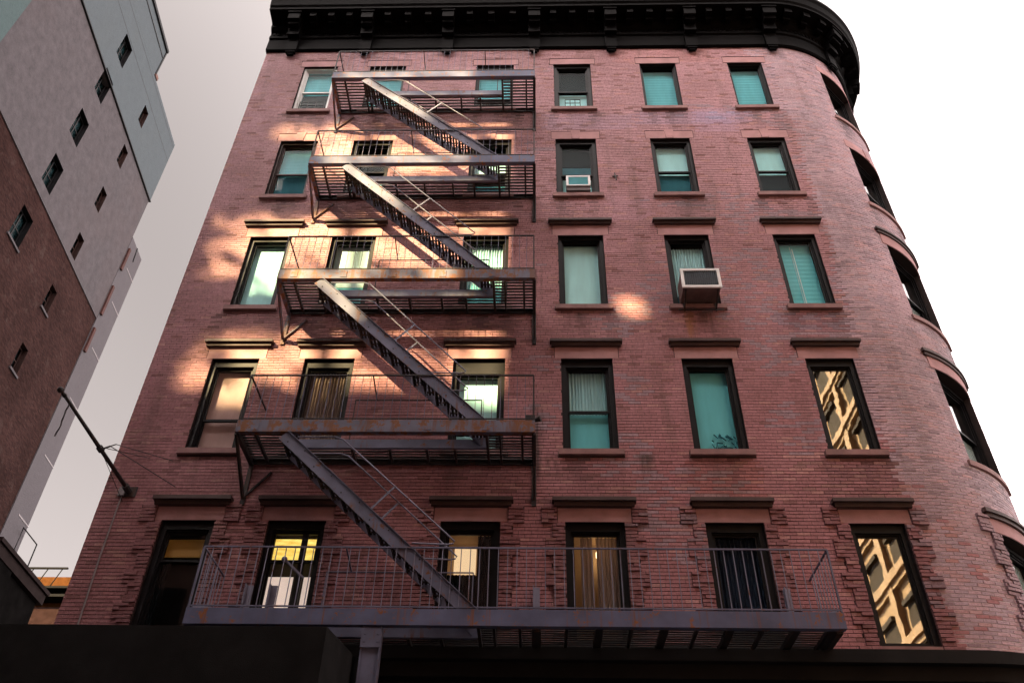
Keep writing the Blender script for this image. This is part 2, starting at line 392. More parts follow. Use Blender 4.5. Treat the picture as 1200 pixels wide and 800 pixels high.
for ci in range(nco):
    z0 = ZB+ci*PZ+JT/2; z1 = z0+PZ-JT; zc = (z0+z1)/2
    iv = [(XL+.003, UB)]
    cuts = set()
    for (a, b, c, d) in blocks:
        if c-.001 < zc < d+.001:
            nv = []
            for (p, q) in iv:
                if b <= p or a >= q: nv.append((p, q)); continue
                if a > p: nv.append((p, a-.004))
                if b < q: nv.append((b+.004, q))
            iv = nv
    qr = [(a, b) for (a, b, c, d) in quoins if c < zc < d]
    for a, b in qr: cuts |= {a, b}
    off = (ci % 2)*PU/2 + (.03*math.sin(ci*.7))
    for (p, q) in iv:
        k0 = math.floor((p-off)/PU)
        edges = [p] + [off+k*PU for k in range(k0+1, math.ceil((q-off)/PU))] + [q]
        edges = sorted(set(edges) | {c for c in cuts if p < c < q})
        es = [edges[0]]
        for e in edges[1:]:
            if e-es[-1] < .035 and e != edges[-1] and e not in cuts: continue
            es.append(e)
        for a, b in zip(es, es[1:]):
            if b-a < .02: continue
            jv = JV if a < 5.9 else .010
            a2, b2 = a+jv/2, b-jv/2; uc = (a2+b2)/2
            isq = any(s < uc < t for s, t in qr)
            if isq:
                o = .030+rb.random()*.028; zz0, zz1 = z0+.003*rb.random(), z1-.003*rb.random()
            else:
                o = .0105+rb.random()*.0035; zz0, zz1 = z0, z1
                if a > 5.75: o = .0035+rb.random()*.0035; zz0 += .002; zz1 -= .002
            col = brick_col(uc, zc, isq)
            full = (not isq) and abs((b-a)-PU) < .002
            if full:
                P = Vector(mp(uc, 0, zc)); d = P-CAM; dep = d.dot(fw); px = 512+853.3*d.dot(r2)/dep; py = 341-853.3*d.dot(u2)/dep
                nrm = Vector(mp(uc, 1, zc))-P
                ok = 20 < px < 1004 and 20 < py < 640 and not (px < 330 and py > 610) and (-nrm.dot(d)) > 0
                if ok and uc > 4.1 or (ok and zc > 10.3 and uc > .1):
                    cand.append(((-nrm.dot(d.normalized()))/dep**2, uc, zc, col, len(bc)//4))
            cs = [mp(a2, -.01, zz0), mp(b2, -.01, zz0), mp(b2, o, zz0), mp(a2, o, zz0), mp(a2, -.01, zz1), mp(b2, -.01, zz1), mp(b2, o, zz1), mp(a2, o, zz1)]
            n = len(bv.v); bv.v += cs
            # front, bottom, top, ends
            bv.f += [(n+3, n+2, n+6, n+7), (n, n+1, n+2, n+3), (n+4, n+7, n+6, n+5), (n, n+3, n+7, n+4), (n+1, n+5, n+6, n+2)]
            bc += [*col, 1]*5
cand.sort(key=lambda t: -t[0])
pick = cand[:290]
drop = {t[4] for t in pick}
keepf = [i for i in range(len(bv.f)) if i not in drop and (i//5)*5 not in drop]
mbk = MB(); mbk.v = bv.v; mbk.f = [bv.f[i] for i in keepf]
bcol = []
for i in keepf: bcol += bc[4*i:4*i+4]
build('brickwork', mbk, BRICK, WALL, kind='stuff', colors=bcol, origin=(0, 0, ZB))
# the largest bricks in view, one object each, over a dozen shared meshes
variants = []
pc = sorted(pick, key=lambda t: sum(t[3]))
NV = 18
for i in range(NV):
    col = pc[int((i+.5)*len(pc)/NV)][3]
    b = MB(); L2, H2 = (PU-.008)/2, (PZ-JT)/2; o = .0105+.0035*rb.random()
    c = [(-L2, .01, -H2), (L2, .01, -H2), (L2, -o, -H2), (-L2, -o, -H2), (-L2, .01, H2), (L2, .01, H2), (L2, -o, H2), (-L2, -o, H2)]
    b.v = c; b.f = [(3, 2, 6, 7), (0, 1, 2, 3), (4, 7, 6, 5), (0, 3, 7, 4), (1, 5, 6, 2)]
    me = bpy.data.meshes.new('brick'); me.from_pydata(b.v, [], b.f); at = me.attributes.new('col', 'FLOAT_COLOR', 'FACE'); at.data.foreach_set('color', [*col, 1]*5)
    me.materials.append(BRICK); variants.append(me)
for i, t in enumerate(pc):
    me = variants[min(NV-1, i*NV//len(pc))]
    o = bpy.data.objects.new('brick', me); COL.objects.link(o); o.parent = WALL
    o.location = Vector(mp(t[1], 0, t[2]))-WO[WALL.name]
    if t[1] > XF: o.rotation_euler.z = (t[1]-XF)/RC
    if t[1] > 5.75: o.location -= (Vector(mp(t[1], .007, t[2]))-Vector(mp(t[1], 0, t[2])))

# ------------------------------------------------------------------ windows
def window(c, r, style):
    u0, u1 = COLS[c]; z0, z1 = BOTS[r], TOPS[r]
    w = u1-u0
    if c == 'G':
        a0, a1 = R(28), R(58); am = (a0+a1)/2
        p0, p1 = Vector(mp(u0, 0, 0)), Vector(mp(u1, 0, 0)); mid = (p0+p1)/2; w = (p1-p0).length-.01
        ca, sa = math.cos(am), math.sin(am)
        T = lambda x, y, z: (mid.x+x*ca-y*sa, mid.y+x*sa+y*ca, z)
    else:
        w -= .004; um = (u0+u1)/2
        T = lambda x, y, z: (um+x, y, z)
    h = w/2; fm = style.get('frame', FRAME)
    ft = style.get('ft', .075)*.82; hd = style.get('head', ft+.02); y0 = style.get('rec', .05)
    za, zb = z0+.003, z1-.003
    f = MB()
    f.box(-h, -h+ft, y0, .24, za, zb, T); f.box(h-ft, h, y0, .24, za, zb, T)
    f.box(-h+ft, h-ft, y0+.002, .24, zb-hd, zb, T); f.box(-h+ft, h-ft, y0+.004, .24, za, za+.05, T)
    # inner stop, one step back
    i = ft; s2 = .022
    f.box(-h+i, -h+i+s2, y0+.035, .2, za+.05, zb-hd, T); f.box(h-i-s2, h-i, y0+.035, .2, za+.05, zb-hd, T); f.box(-h+i+s2, h-i-s2, y0+.037, .2, zb-hd-s2, zb-hd, T)
    win = build('window', f, fm, BLD)
    x0, x1, b0, b1 = -h+ft+s2, h-ft-s2, za+.05, zb-hd-s2
    sm = style.get('sash', fm); mid_z = style.get('mid', None)
    parts = [(b0, b1, .0)] if mid_z is None else [(b0, b0+(b1-b0)*mid_z+.02, .035), (b0+(b1-b0)*mid_z-.02, b1, 0)]
    st = style.get('st', .03)
    for k, (q0, q1, dy) in enumerate(parts):
        ys = y0+.06+dy
        s_ = MB(); s_.box(x0, x0+st, ys, ys+.03, q0, q1, T); s_.box(x1-st, x1, ys, ys+.03, q0, q1, T)
        s_.box(x0+st, x1-st, ys+.001, ys+.03, q0, q0+st+.01, T); s_.box(x0+st, x1-st, ys+.001, ys+.03, q1-st, q1, T)
        for (mx0, mx1) in style.get('mull', []): s_.box(x0+(x1-x0)*mx0, x0+(x1-x0)*mx1, ys+.002, ys+.03, q0+st+.01, q1-st, T)
        build('sash', s_, sm, win)
        gmat = style.get('glass', GLASS)
        p = MB(); p.box(x0+st-.004, x1-st+.004, ys+.012, ys+.016, q0+st+.004, q1-st+.004, T); build('pane', p, gmat, win)
    yb = y0+.16
    for (kind, f0, f1, mt, *xr) in style.get('fill', []):
        q0, q1 = b0+(b1-b0)*f0, b0+(b1-b0)*f1
        a, b = (x0+.005, x1-.005) if not xr else (x0+(x1-x0)*xr[0], x0+(x1-x0)*xr[1])
        s_ = MB()
        if kind == 'shade':
            nP = max(4, int((q1-q0)/.055)); k = 0
            for j in range(nP+1):
                z = q0+(q1-q0)*j/nP; y = yb+(.0025 if j % 2 else -.0025)
                s_.v += [T(a, y, z), T(b, y, z)]
            s_.f = [(2*j, 2*j+1, 2*j+3, 2*j+2) for j in range(nP)]
            build('pleated_shade', s_, mt, win)
        elif kind == 'roller':
            s_.box(a, b, yb, yb+.003, q0, q1, T); s_.box(a, b, yb-.006, yb-.001, q0, q0+.025, T); build('roller_shade', s_, mt, win)
        elif kind == 'curtain':
            nP = max(10, int((b-a)/.011))
            for j in range(nP+1):
                x = a+(b-a)*j/nP; y = yb+.018*math.sin(j*1.25+.6*math.sin(j*.37))
                s_.v += [T(x, y, q0), T(x, y*1.0, q1)]
            s_.f = [(2*j, 2*j+2, 2*j+3, 2*j+1) for j in range(nP)]
            build('curtain', s_, mt, win, smooth=True)
        elif kind == 'glow':
            s_.box(a, b, .50, .56, q0, q1, T); build('glow_panel', s_, mt, win)  # added glowing panel inside the window, in place of a reflection
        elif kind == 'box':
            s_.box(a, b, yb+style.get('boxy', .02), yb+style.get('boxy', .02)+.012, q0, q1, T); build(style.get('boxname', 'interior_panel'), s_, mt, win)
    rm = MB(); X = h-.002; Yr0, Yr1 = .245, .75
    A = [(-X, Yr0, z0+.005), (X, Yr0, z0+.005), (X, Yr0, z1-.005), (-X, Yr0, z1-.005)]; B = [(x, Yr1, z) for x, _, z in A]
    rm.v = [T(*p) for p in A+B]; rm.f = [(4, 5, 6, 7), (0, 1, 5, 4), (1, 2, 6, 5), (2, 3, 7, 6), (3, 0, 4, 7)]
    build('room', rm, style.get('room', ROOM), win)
    if style.get('guard'):
        gd = MB(); gz = z0+.05; gx0, gx1, gh = style['guard']
        for k in range(4): gd.bar(T(gx0, y0+.02, gz+gh*k/3), T(gx1, y0+.02, gz+gh*k/3), .014, .014)
        for x in [gx0+(gx1-gx0)*q for q in (0, .33, .66, 1)]: gd.bar(T(x, y0+.02, gz-.02), T(x, y0+.02, gz+gh), .016, .016)
        build('window_guard', gd, FRAME, win)
    # sill, lintel, hood
    if r < 4:
        s_ = MB(); ubox(s_, u0-.085, u1+.085, -.1, .045 if c == 'G' else .075, z0-.105, z0-.002); build('sill', s_, SILL, win)
    elif c in 'FG':
        s_ = MB(); ubox(s_, u0-.05, u1+.05, -.1, .03, z0-.06, z0-.002); build('sill', s_, SILL, win)
    l_ = MB()
    if r >= 2: hg = (.29, .26, .24)[r-2]; ubox(l_, u0-.115, u1+.115, -.1, .016, z1+.002, z1+hg-.002)
    elif r == 0: ubox(l_, u0-.095, u1+.115, -.1, .012, z1+.002, z1+.237)
    else:
        ubox(l_, u0-.096, (u0+u1)/2-.085, -.1, .012, z1+.002, z1+.267); ubox(l_, (u0+u1)/2+.085, u1+.096, -.1, .012, z1+.002, z1+.267)
    build('lintel', l_, STONE, win)
    if r == 1:
        um = (u0+u1)/2; k_ = MB(); zA, zB_ = z1+.004, z1+.31
        for (o0, o1) in ((-.1, .024),):
            pts = [(um-.07, zA), (um+.07, zA), (um+.11, zB_), (um-.11, zB_)]
            k_.quadbox([mp(u, o0, z) for u, z in pts]+[mp(u, o1, z) for u, z in pts])
        build('keystone', k_, STONE, win)
    if r >= 2:
        zh = z1+hg; h_ = MB(); p1 = (.12 if r < 4 else .15)*(.6 if c == 'G' else 1)
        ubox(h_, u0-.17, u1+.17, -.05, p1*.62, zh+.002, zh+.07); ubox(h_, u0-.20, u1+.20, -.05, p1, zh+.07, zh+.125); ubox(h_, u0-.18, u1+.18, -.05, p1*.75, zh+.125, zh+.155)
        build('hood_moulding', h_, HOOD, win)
    return win
GLOWY = emit('yellow_reflection_glow', (1, .70, .12), .13)  # glowing fill added in place of a sunlit building's reflection
def reflection_streaks(mt, c0, c1):
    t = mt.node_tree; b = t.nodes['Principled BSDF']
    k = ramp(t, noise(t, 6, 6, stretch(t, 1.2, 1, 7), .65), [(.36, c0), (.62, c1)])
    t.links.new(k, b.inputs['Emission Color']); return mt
reflection_streaks(GLOWY, (.55, .30, .03), (1, .78, .2))  # streaks of the reflected building put into the glow
GLOWW = emit('warm_reflection_glow', (1, .66, .34), 1.0)  # glow added behind the curtains for the pane's gold reflection
GLOWS = emit('cream_reflection_glow', (1, .70, .40), .085)  # reflection of a sunlit wall put in as a glowing panel
GLOWB = emit('pale_reflection_glow', (1, .80, .68), .06)  # pale reflections in the lower panes put in as glow
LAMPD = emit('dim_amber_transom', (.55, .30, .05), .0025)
T1 = dict(ft=.036, head=.055, st=.022)
WST = {
 ('A', 0): dict(frame=FRAMEW, mid=.5, ft=.06, fill=[('shade', .5, 1, TEAL), ('roller', 0, .5, NAVY)], guard=(-.3, .3, .42)),
 ('B', 0): dict(T1, head=.2, fill=[('shade', 0, 1, TEAL)]), ('C', 0): dict(T1, head=.2, mid=.3, fill=[('shade', .3, 1, TEAL)]),
 ('D', 0): dict(ft=.085, mid=.46, fill=[('roller', .02, .46, PALE), ('roller', .5, 1, NAVY)], guard=(-.2, .16, .42)),
 ('E', 0): dict(T1, fill=[('shade', 0, 1, TEAL)]), ('F', 0): dict(T1, fill=[('shade', 0, 1, TEAL)]),
 ('A', 1): dict(frame=FRAMEB, ft=.05, mid=.46, fill=[('shade', .47, 1, TEAL), ('roller', 0, .45, TEALD)]),
 ('B', 1): dict(ft=.08, head=.10, mid=.5, fill=[('shade', 0, .34, TEAL)]), ('C', 1): dict(ft=.08, head=.12, mid=.45, fill=[('roller', .45, .85, CURT), ('roller', 0, .3, TEALD)]),
 ('D', 1): dict(ft=.105, head=.12, mid=.42, fill=[('roller', .64, .98, NAVY), ('roller', .44, .63, TEALD), ('box', 0, .4, PALE, .0, .17), ('box', 0, .4, PALE, .85, 1)], boxname='side_panel'),
 ('E', 1): dict(ft=.075, head=.10, mid=.47, fill=[('roller', .46, 1, PALE), ('roller', .0, .44, TEALD)]),
 ('F', 1): dict(ft=.075, head=.10, mid=.47, fill=[('roller', .46, 1, PALE), ('roller', .0, .44, NAVY)]),
 ('A', 2): dict(ft=.08, fill=[('roller', 0, 1, PALEB)]), ('B', 2): dict(ft=.075, fill=[('roller', .36, 1, WHITE), ('roller', 0, .36, TEALB)]),  # B: sunlit upper part of a teal blind put in as white
 ('C', 2): dict(ft=.075, fill=[('curtain', .3, 1, CURT), ('roller', 0, .4, TEALB)]), ('D', 2): dict(ft=.075, fill=[('roller', 0, 1, PALEB)]),
 ('E', 2): dict(ft=.085, fill=[('curtain', .2, .95, CURT), ('roller', 0, .22, TEALD)]),
 ('F', 2): dict(ft=.075, fill=[('shade', 0, 1, TEALB), ('box', 0, .93, WHITE, .43, .46), ('box', 0, .96, WHITE, .385, .395)], boxname='curtain_edge', boxy=-.03),
 ('A', 3): dict(glass=GLASSC, ft=.09, head=.14, mid=.36, fill=[('roller', 0, 1, CREAM)]), ('B', 3): dict(glass=GLASSC, ft=.085, head=.16, fill=[('curtain', 0, 1, CURTW, .05, .9)]),
 ('C', 3): dict(ft=.085, head=.30, mid=.22, fill=[('roller', 0, 1, PALEB)]),
 ('D', 3): dict(ft=.09, head=.15, mid=.47, fill=[('curtain', .47, 1, CURT), ('roller', 0, .47, TEALB)]),
 ('E', 3): dict(ft=.09, head=.14, fill=[('roller', 0, 1, TEALB)]),
 ('F', 3): dict(ft=.085, head=.13, glass=GLASSM),
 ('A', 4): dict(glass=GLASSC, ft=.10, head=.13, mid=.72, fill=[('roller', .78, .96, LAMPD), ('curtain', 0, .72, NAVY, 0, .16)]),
 ('B', 4): dict(glass=GLASSC, ft=.085, head=.12, mid=.72, mull=[(.63, .76)], fill=[('box', .76, .97, GLOWY), ('box', .05, .60, GLOWB, .0, .55), ('box', .1, .60, GLOWB, .78, .97)], boxname='reflection_glow'),
 ('C', 4): dict(glass=GLASSC, ft=.10, head=.11, room=ROOMW, fill=[('glow', .72, .97, GLOWS, .12, .60), ('curtain', 0, .62, NAVY), ('curtain', 0, 1, NAVY, .66, 1)]),
 ('D', 4): dict(glass=GLASSC, ft=.09, head=.13, room=ROOMW, fill=[('glow', .9, .95, GLOWW, .55, .75), ('curtain', 0, 1, CURTW, .52, .97), ('curtain', .25, 1, CURTW, .18, .44)]),
 ('E', 4): dict(ft=.10, head=.13, fill=[('curtain', 0, 1, NAVYC)]),
 ('F', 4): dict(ft=.085, head=.13, glass=GLASSF),
}
for r in range(5): WST[('G', r)] = dict(glass=GLASSG, ft=.05, rec=.10, mid=.5, fill=[('roller', .0, .5, WHITE)] if r != 4 else [('roller', 0, 1, WHITE)])
WIN = {}
for (c, r), s_ in WST.items(): WIN[(c, r)] = window(c, r, s_)
# plant on the sill inside window E, fourth row
pl = MB(); rp = random.Random(5)
for k in range(26):
    x, z = 3.2+rp.uniform(-.22, .18), 9.45+rp.uniform(0, .28)
    pl.bar((x, .17, z), (x+rp.uniform(-.09, .09), .18, z+rp.uniform(.01, .1)), .03, .006)
pe = empty('potted_plant', (3.2, .19, 9.41), 'small dark plant behind the single teal pane above the navy curtained window', 'plant')
build('leaves', pl, TEALD, pe)
pp = MB(); pp.tube([(3.2, .19, 9.41), (3.2, .19, 9.5)], [.07, .09], 10); build('pot', pp, TEALD, pe)

# ------------------------------------------------------------------ cornice
prof = [(-.05, 21.53), (.05, 21.53), (.09, 21.57), (.09, 22.02), (.13, 22.05), (.13, 22.16), (.10, 22.19), (.10, 22.30), (.16, 22.36), (.22, 22.44), (.22, 22.56), (.27, 22.60), (.60, 22.66), (.60, 22.74), (.64, 22.80), (.67, 23.02), (.72, 23.10), (.72, 23.2), (-.05, 23.3)]
cn = MB(); upts = [XL-.02, XF]+[XF+RC*math.pi/2*i/28 for i in range(1, 29)]+[UEND+9]
k0 = len(prof)
for u in upts: cn.v += [mp(u, o, z) for o, z in prof]
for i in range(len(upts)-1):
    a, b = i*k0, (i+1)*k0
    cn.f += [(a+j, a+j+1, b+j+1, b+j) for j in range(k0-1)]
cn.f.append(tuple(range(k0)))
CORNICE = build('cornice', cn, CORN, BLD)
def bracket_at(u, big):
    b = MB()
    if big:
        w = .15
        ubox(b, u-w, u+w, .088, .17, 21.42, 22.36); ubox(b, u-w*.8, u+w*.8, .05, .15, 21.36, 21.43); ubox(b, u-w*.55, u+w*.55, .05, .12, 21.30, 21.37)
        ubox(b, u-w, u+w, .165, .30, 21.95, 22.56); ubox(b, u-w, u+w, .295, .54, 22.32, 22.645); ubox(b, u-w*.9, u+w*.9, .295, .45, 22.2, 22.325); ubox(b, u-w*1.15, u+w*1.15, .26, .57, 22.58, 22.65)
        build('bracket', b, CORN, CORNICE)
    else:
        ubox(b, u-.08, u+.08, .22, .52, 22.46, 22.64); ubox(b, u-.08, u+.08, .21, .36, 22.36, 22.465); build('modillion', b, CORN, CORNICE)
bu = [-6.32, -4.40, -2.28, -.04, 1.93, 3.97, 6.0, 7.75, 9.3]
for u in bu: bracket_at(u, True)
for a, b in zip(bu, bu[1:]):
    for k in (1, 2, 3): bracket_at(a+(b-a)*k/4, False)
dn = None
u = XL+.05; dl = MB()
while u < UEND:
    ubox(dl, u, u+.055, .095, .125, 22.195, 22.285); u += .11
build('dentil_row', dl, CORN, CORNICE, kind='stuff')

# ------------------------------------------------------------------ shopfront below
lg = MB(); ubox(lg, XL-.02, UEND+9, -.05, .10, 5.96, 6.07); ubox(lg, XL-.02, UEND+9, -.05, .34, 5.80, 5.958); ubox(lg, XL-.02, UEND+9, -.05, .22, 5.60, 5.798); 
build('shopfront_cornice', lg, BLACK, BLD)
sf = MB(); ubox(sf, XL, UEND+9, -.4, .04, 4.6, 5.598); ubox(sf, XL, UEND+9, -.4, .06, .13, .8)
for u in [XL+.02+k*1.55 for k in range(12)]: ubox(sf, u, u+.28, -.3, .05, .8, 4.598)
build('shopfront_panelling', sf, BLACK, BLD)
sg = MB(); ubox(sg, XL+.1, UEND+8.9, -.22, -.20, .8, 4.6); build('shop_window', sg, FRAME, BLD)
sb = MB(); ubox(sb, 4.3, 7.6, .042, .075, 4.75, 5.45); build('fascia_panel', sb, plain('dark_red_fascia_paint', (.022, .012, .012), .5, .2, 2), BLD)
# wall conduit at the left end
cp = MB(); cp.tube([(-6.64, -.03, 8.45), (-6.64, -.03, 7.4), (-6.6, -.03, 6.08)], .014, 6); cp.box(-6.70, -6.60, -.06, -.012, 8.45, 8.60)
build('conduit', cp, STEELP, BLD)
rs = MB(); q_ = mp(7.02, .02, 7.63); rs.sphere(q_, .035, 6); build('anchor_plate', rs, IROND, BLD)
an = MB(); an.bar((1.72, -.02, 16.52), (1.74, -.03, 16.28), .03, .02); an.bar((1.66, -.02, 16.40), (1.78, -.02, 16.42), .02, .02); build('anchor_plate', an, IROND, BLD)

# ------------------------------------------------------------------ fire escape
FE = empty('fire_escape', (-2.3, -.5, 5.99), 'rusting grey iron fire escape with five landings zigzagging down the brick front', 'fire escape')
ZF = [18.80, 15.67, 12.36, 9.04, 5.99]
X0, SL, SR = -4.68, -3.85, -.75
slat_src = {}
def slat(x0, x1, y, z, par):
    L = round(x1-x0, 3)
    if L not in slat_src:
        b = MB(); b.box(x0, x1, y-.019, y+.019, z, z+.012); slat_src[L] = build('slat', b, IROND, par)
    else: again(slat_src[L], 'slat', ((x0+x1)/2, y, z+.006), par)
bal_src = {}
def baluster(x, y, z0, h, par, k):
    key = k == 4
    if key not in bal_src:
        w = .0055 if key else .004
        b = MB(); b.box(x-w, x+w, y-w, y+w, z0, z0+h); bal_src[key] = build('baluster', b, IRONP if key else IRON, par)
    else: again(bal_src[key], 'baluster', (x, y, z0+h/2), par)
rf_ = random.Random(11)
for k, zb in enumerate(ZF):
    X1 = 4.02 if k == 4 else -.02
    zt = zb+.22; bh = .22
    p = MB()
    p.box(X0, X1, -1.0, -.975, zb, zt); p.box(X0, X1, -.975, -.90, zb+.002, zb+.022); p.box(X0, X1, -.975, -.90, zt-.022, zt-.002)
    if k in (2, 3):
        for x in [X0+.3+i*.9 for i in range(6)]:
            if x < X1: p.box(x-.06, x+.06, -1.008, -.998, zb+.03, zt-.03)
    PLT = build('platform', p, IRONR if k in (2, 3) else IRONS, FE)
    e = MB()
    for x in (X0, X1-.03): e.box(x, x+.03, -.90, -.01, zb+.02, zb+.17)
    if k == 4: e.box(X1-.11, X1-.032, -.90, -.012, zb-.03, zb+.10); e.box(-.06, .06, -.90, -.012, zb-.03, zb+.07)
    e.box(X0+.03, X1-.03, -.05, -.01, zb+.01, zb+.13)
    build('end_beam', e, IROND, PLT)
    ib = MB(); ib.box(SL, SR, -.50, -.48, zb+.03, zt-.03); ib.box(SL, SR, -.48, -.44, zb+.032, zb+.045); build('inner_beam', ib, IRON, PLT)
    def joist(*a):
        j = MB(); j.box(*a); build('joist', j, IROND, PLT)
    for x, w in ((SL, .05), (SL-.10, .03), (SR, .04), (SR+.2, .03)): joist(x-w, x, -.898, -.052, zb+.012, zb+.078)
    for x in (X0+.28, -2.95, -2.35, -1.75, -1.3, -.22):
        yy = -.44 if SL < x < SR else -.898
        joist(x-.018, x+.018, yy, -.052, zb+.022, zb+.078)
    if k == 4:
        x = .40; i = 0
        while x < 3.95:
            w = .05 if i % 2 else .02
            joist(x-w, x+w, -.898, -.052, zb+.012 if i % 2 else zb+.03, zb+.078); x += .43; i += 1
    ys = [-.86+i*.079 for i in range(11)]
    for y in ys:
        slat(X0+.03, SL-.05, y, zb+.08, PLT); slat(SR, -.055, y, zb+.08, PLT)
        if k == 4: slat(-.045, 3.98, y, zb+.08, PLT)
    for y in ys[6:]: slat(SL, SR-.04, y, zb+.08, PLT)
    # brackets
    for x in (X0+.015, X1-.015) if k < 4 else ():
        b = MB(); b.bar((x, -.96, zb-.01), (x, -.05, zb-.63), .085, .028, (1, 0, 0)); b.box(x-.035, x+.035, -.04, -.012, zb-.74, zb+.01)
        if x < X0+.1: b.bar((x, -.03, zb-.60), (x+.36, -.03, zb-.14), .03, .03)
        b.box(x-.03, x+.03, -.95, -.05, zb-.02, zb+.018)
        build('bracket', b, IROND if (k > 2 or x > X0+.1) else IRONR, PLT)  # right-hand brackets darker: their unlit side is put into the paint
    # railing
    rl = MB(); zr = zt+.89
    rl.bar((X0+.02, -.99, zr), (X1-.02, -.99, zr), .022, .022); rl.bar((X0+.02, -.99, zr-.001), (X0+.02, -.02, zr-.001), .022, .022); rl.bar((X1-.02, -.99, zr-.001), (X1-.02, -.02, zr-.001), .022, .022)
    for x in (X0+.02, X1-.02): rl.box(x-.012, x+.012, -1.002, -.978, zt, zr-.01)
    rl.bar((X0+.03, -.99, zt+.03), (X1-.03, -.99, zt+.03), .014, .02)
    gx = (-3.0, -.9); zg = zr-.14
    rl.bar((gx[0], -.5, zg), (gx[1], -.5, zg), .016, .016)
    for x in (-2.65,) + ((-1.2,) if k == 0 else ()): rl.bar((x, -.99, zr-.02), (x, -.5, zg+.01), .018, .018)
    for x in gx: rl.bar((x, -.5, zt-.03), (x, -.5, zg), .016, .016)
    if k == 4: rl.sphere((-3.62, -.6, zr+.0), .045, 6); rl.bar((-3.62, -.6, zr), (-3.35, -.42, zr-.2), .03, .03)
    RAIL = build('railing', rl, IROND if k < 4 else IRON, PLT)
    n = int((X1-X0-.1)/.128)
    for i in range(1, n):
        baluster(X0+.02+(X1-X0-.04)*i/n, -.99, zt+.015, .87, RAIL, k)
    if k == 4:
        for i in range(1, 8):
            baluster(X0+.02, -.99+.97*i/8, zt+.015, .87, RAIL, k); baluster(X1-.02, -.99+.97*i/8, zt+.015, .87, RAIL, k)
        st = MB()
        st.bar((X0+.06, -.93, zt+.02), (X0+.42, -.10, zt+.30), .09, .012, (0, 1, 0)); build('brace_plate', st, IRONP, RAIL)
        st = MB(); st.bar((X1-.07, -.92, zt+.02), (X1-.30, -.12, zt+.26), .09, .012, (0, 1, 0)); build('brace_plate', st, IRONP, RAIL)
        for x in (-4.22, -3.86, .0, 3.62):
            st = MB(); st.box(x-.05, x+.05, -.075, -.045, zb+.13, zb+.95); st.box(x-.05, x-.035, -.15, -.075, zb+.13, zb+.95); build('wall_post', st, IRONP, RAIL)
    if k == 3:
        lb = MB(); lb.box(-.17, -.02, -.93, -.80, zt+.02, zt+.15); lb.tube([(-.02, -.86, zt+.09), (.07, -.90, zt+.10)], [.03, .05], 8); build('junction_box', lb, IROND, RAIL)
    # flight down to the next landing
    if k < 4:
        zl = ZF[k+1]; zlt = zl+.22
        A, B = Vector((SL, 0, zb+.03)), Vector((SR-.0, 0, zlt-.02)); d = (B-A).normalized(); nn = Vector((-d.z, 0, d.x))
        if nn.z < 0: nn = -nn
        sd = .19
        s_ = MB()
        for y, t_ in ((-.968, .016), (-.50, .016)):
            c = A-nn*sd/2; e_ = B-nn*sd/2
            s_.bar(c+Vector((0, y, 0)), e_+Vector((0, y, 0)), t_, sd, nn)
            yo = y-.014 if y < -.7 else y+.014
            s_.bar(A+Vector((0, (y+yo)/2+(-.012 if y < -.7 else .012), 0))-nn*.006, B+Vector((0, (y+yo)/2+(-.012 if y < -.7 else .012), 0))-nn*.006, .03, .010, nn)
        STR = build('stair', s_, IRON, FE)
        nt_ = 15; tsrc = None
        for i in range(nt_):
            f = (i+.55)/nt_; c = A.lerp(B, f)-nn*.10
            if tsrc is None:
                tr = MB()
                for q in (-.085, -.028, .028, .085): tr.box(c.x+q-.0185, c.x+q+.0185, -.958, -.51, c.z-.005, c.z+.005)
                for y in (-.86, -.735, -.61): tr.box(c.x-.10, c.x+.10, y-.008, y+.008, c.z-.03, c.z-.0055)
                tr.box(c.x-.11, c.x-.10, -.958, -.51, c.z-.035, c.z+.005)
                tsrc = build('tread', tr, IROND, STR); oz = WO[tsrc.name].z-c.z
            else: again(tsrc, 'tread', (c.x, -.734, c.z+oz), STR)
        rv = MB()
        for i in range(13):
            c = A.lerp(B, (i+.5)/13)-nn*(.05 if i % 2 else .13)
            rv.tube([(c.x, -.984, c.z), (c.x, -.976, c.z)], .012, 6)
        build('rivet_row', rv, IROND, STR, kind='stuff')
        for y in (-.968, -.5):
            hr = MB(); p0 = Vector((SL+.17, y, zb-.08)); p1 = Vector((-3.02, y, zb-.08)); p2 = Vector((-1.15, y, zl+1.22)); p3 = Vector((-1.75, y, zl+1.19))
            path = [p0, p1+Vector((-.08, 0, 0)), p1+Vector((.05, 0, -.045)), p2+Vector((-.06, 0, .06)), p2+Vector((0, 0, .0)), p2+Vector((-.02, 0, -.035)), p2+Vector((-.10, 0, -.05)), p3]
            hr.tube(path, .0115, 6)
            f = .49; sp = A.lerp(B, f-.02)-nn*.02; rp_ = p1.lerp(p2, .5)
            hr.bar((sp.x, y, sp.z), (rp_.x, y, rp_.z), .03, .012, (0, 1, 0))
            build('handrail', hr, IRONP, STR)
po = MB(); po.box(-2.28, -2.265, -.97, -.80, .13, 5.985); po.box(-2.045, -2.03, -.97, -.80, .13, 5.985); po.box(-2.265, -2.045, -.95, -.93, .13, 5.985); po.box(-2.36, -1.95, -.99, -.78, .13, .16); po.box(-2.285, -2.025, -.985, -.971, 5.70, 5.95)
for zz in (5.78, 5.88):
    for xx in (-2.24, -2.07): po.tube([(xx, -.993, zz), (xx, -.982, zz)], .016, 6)
build('support_post', po, IRON, FE)

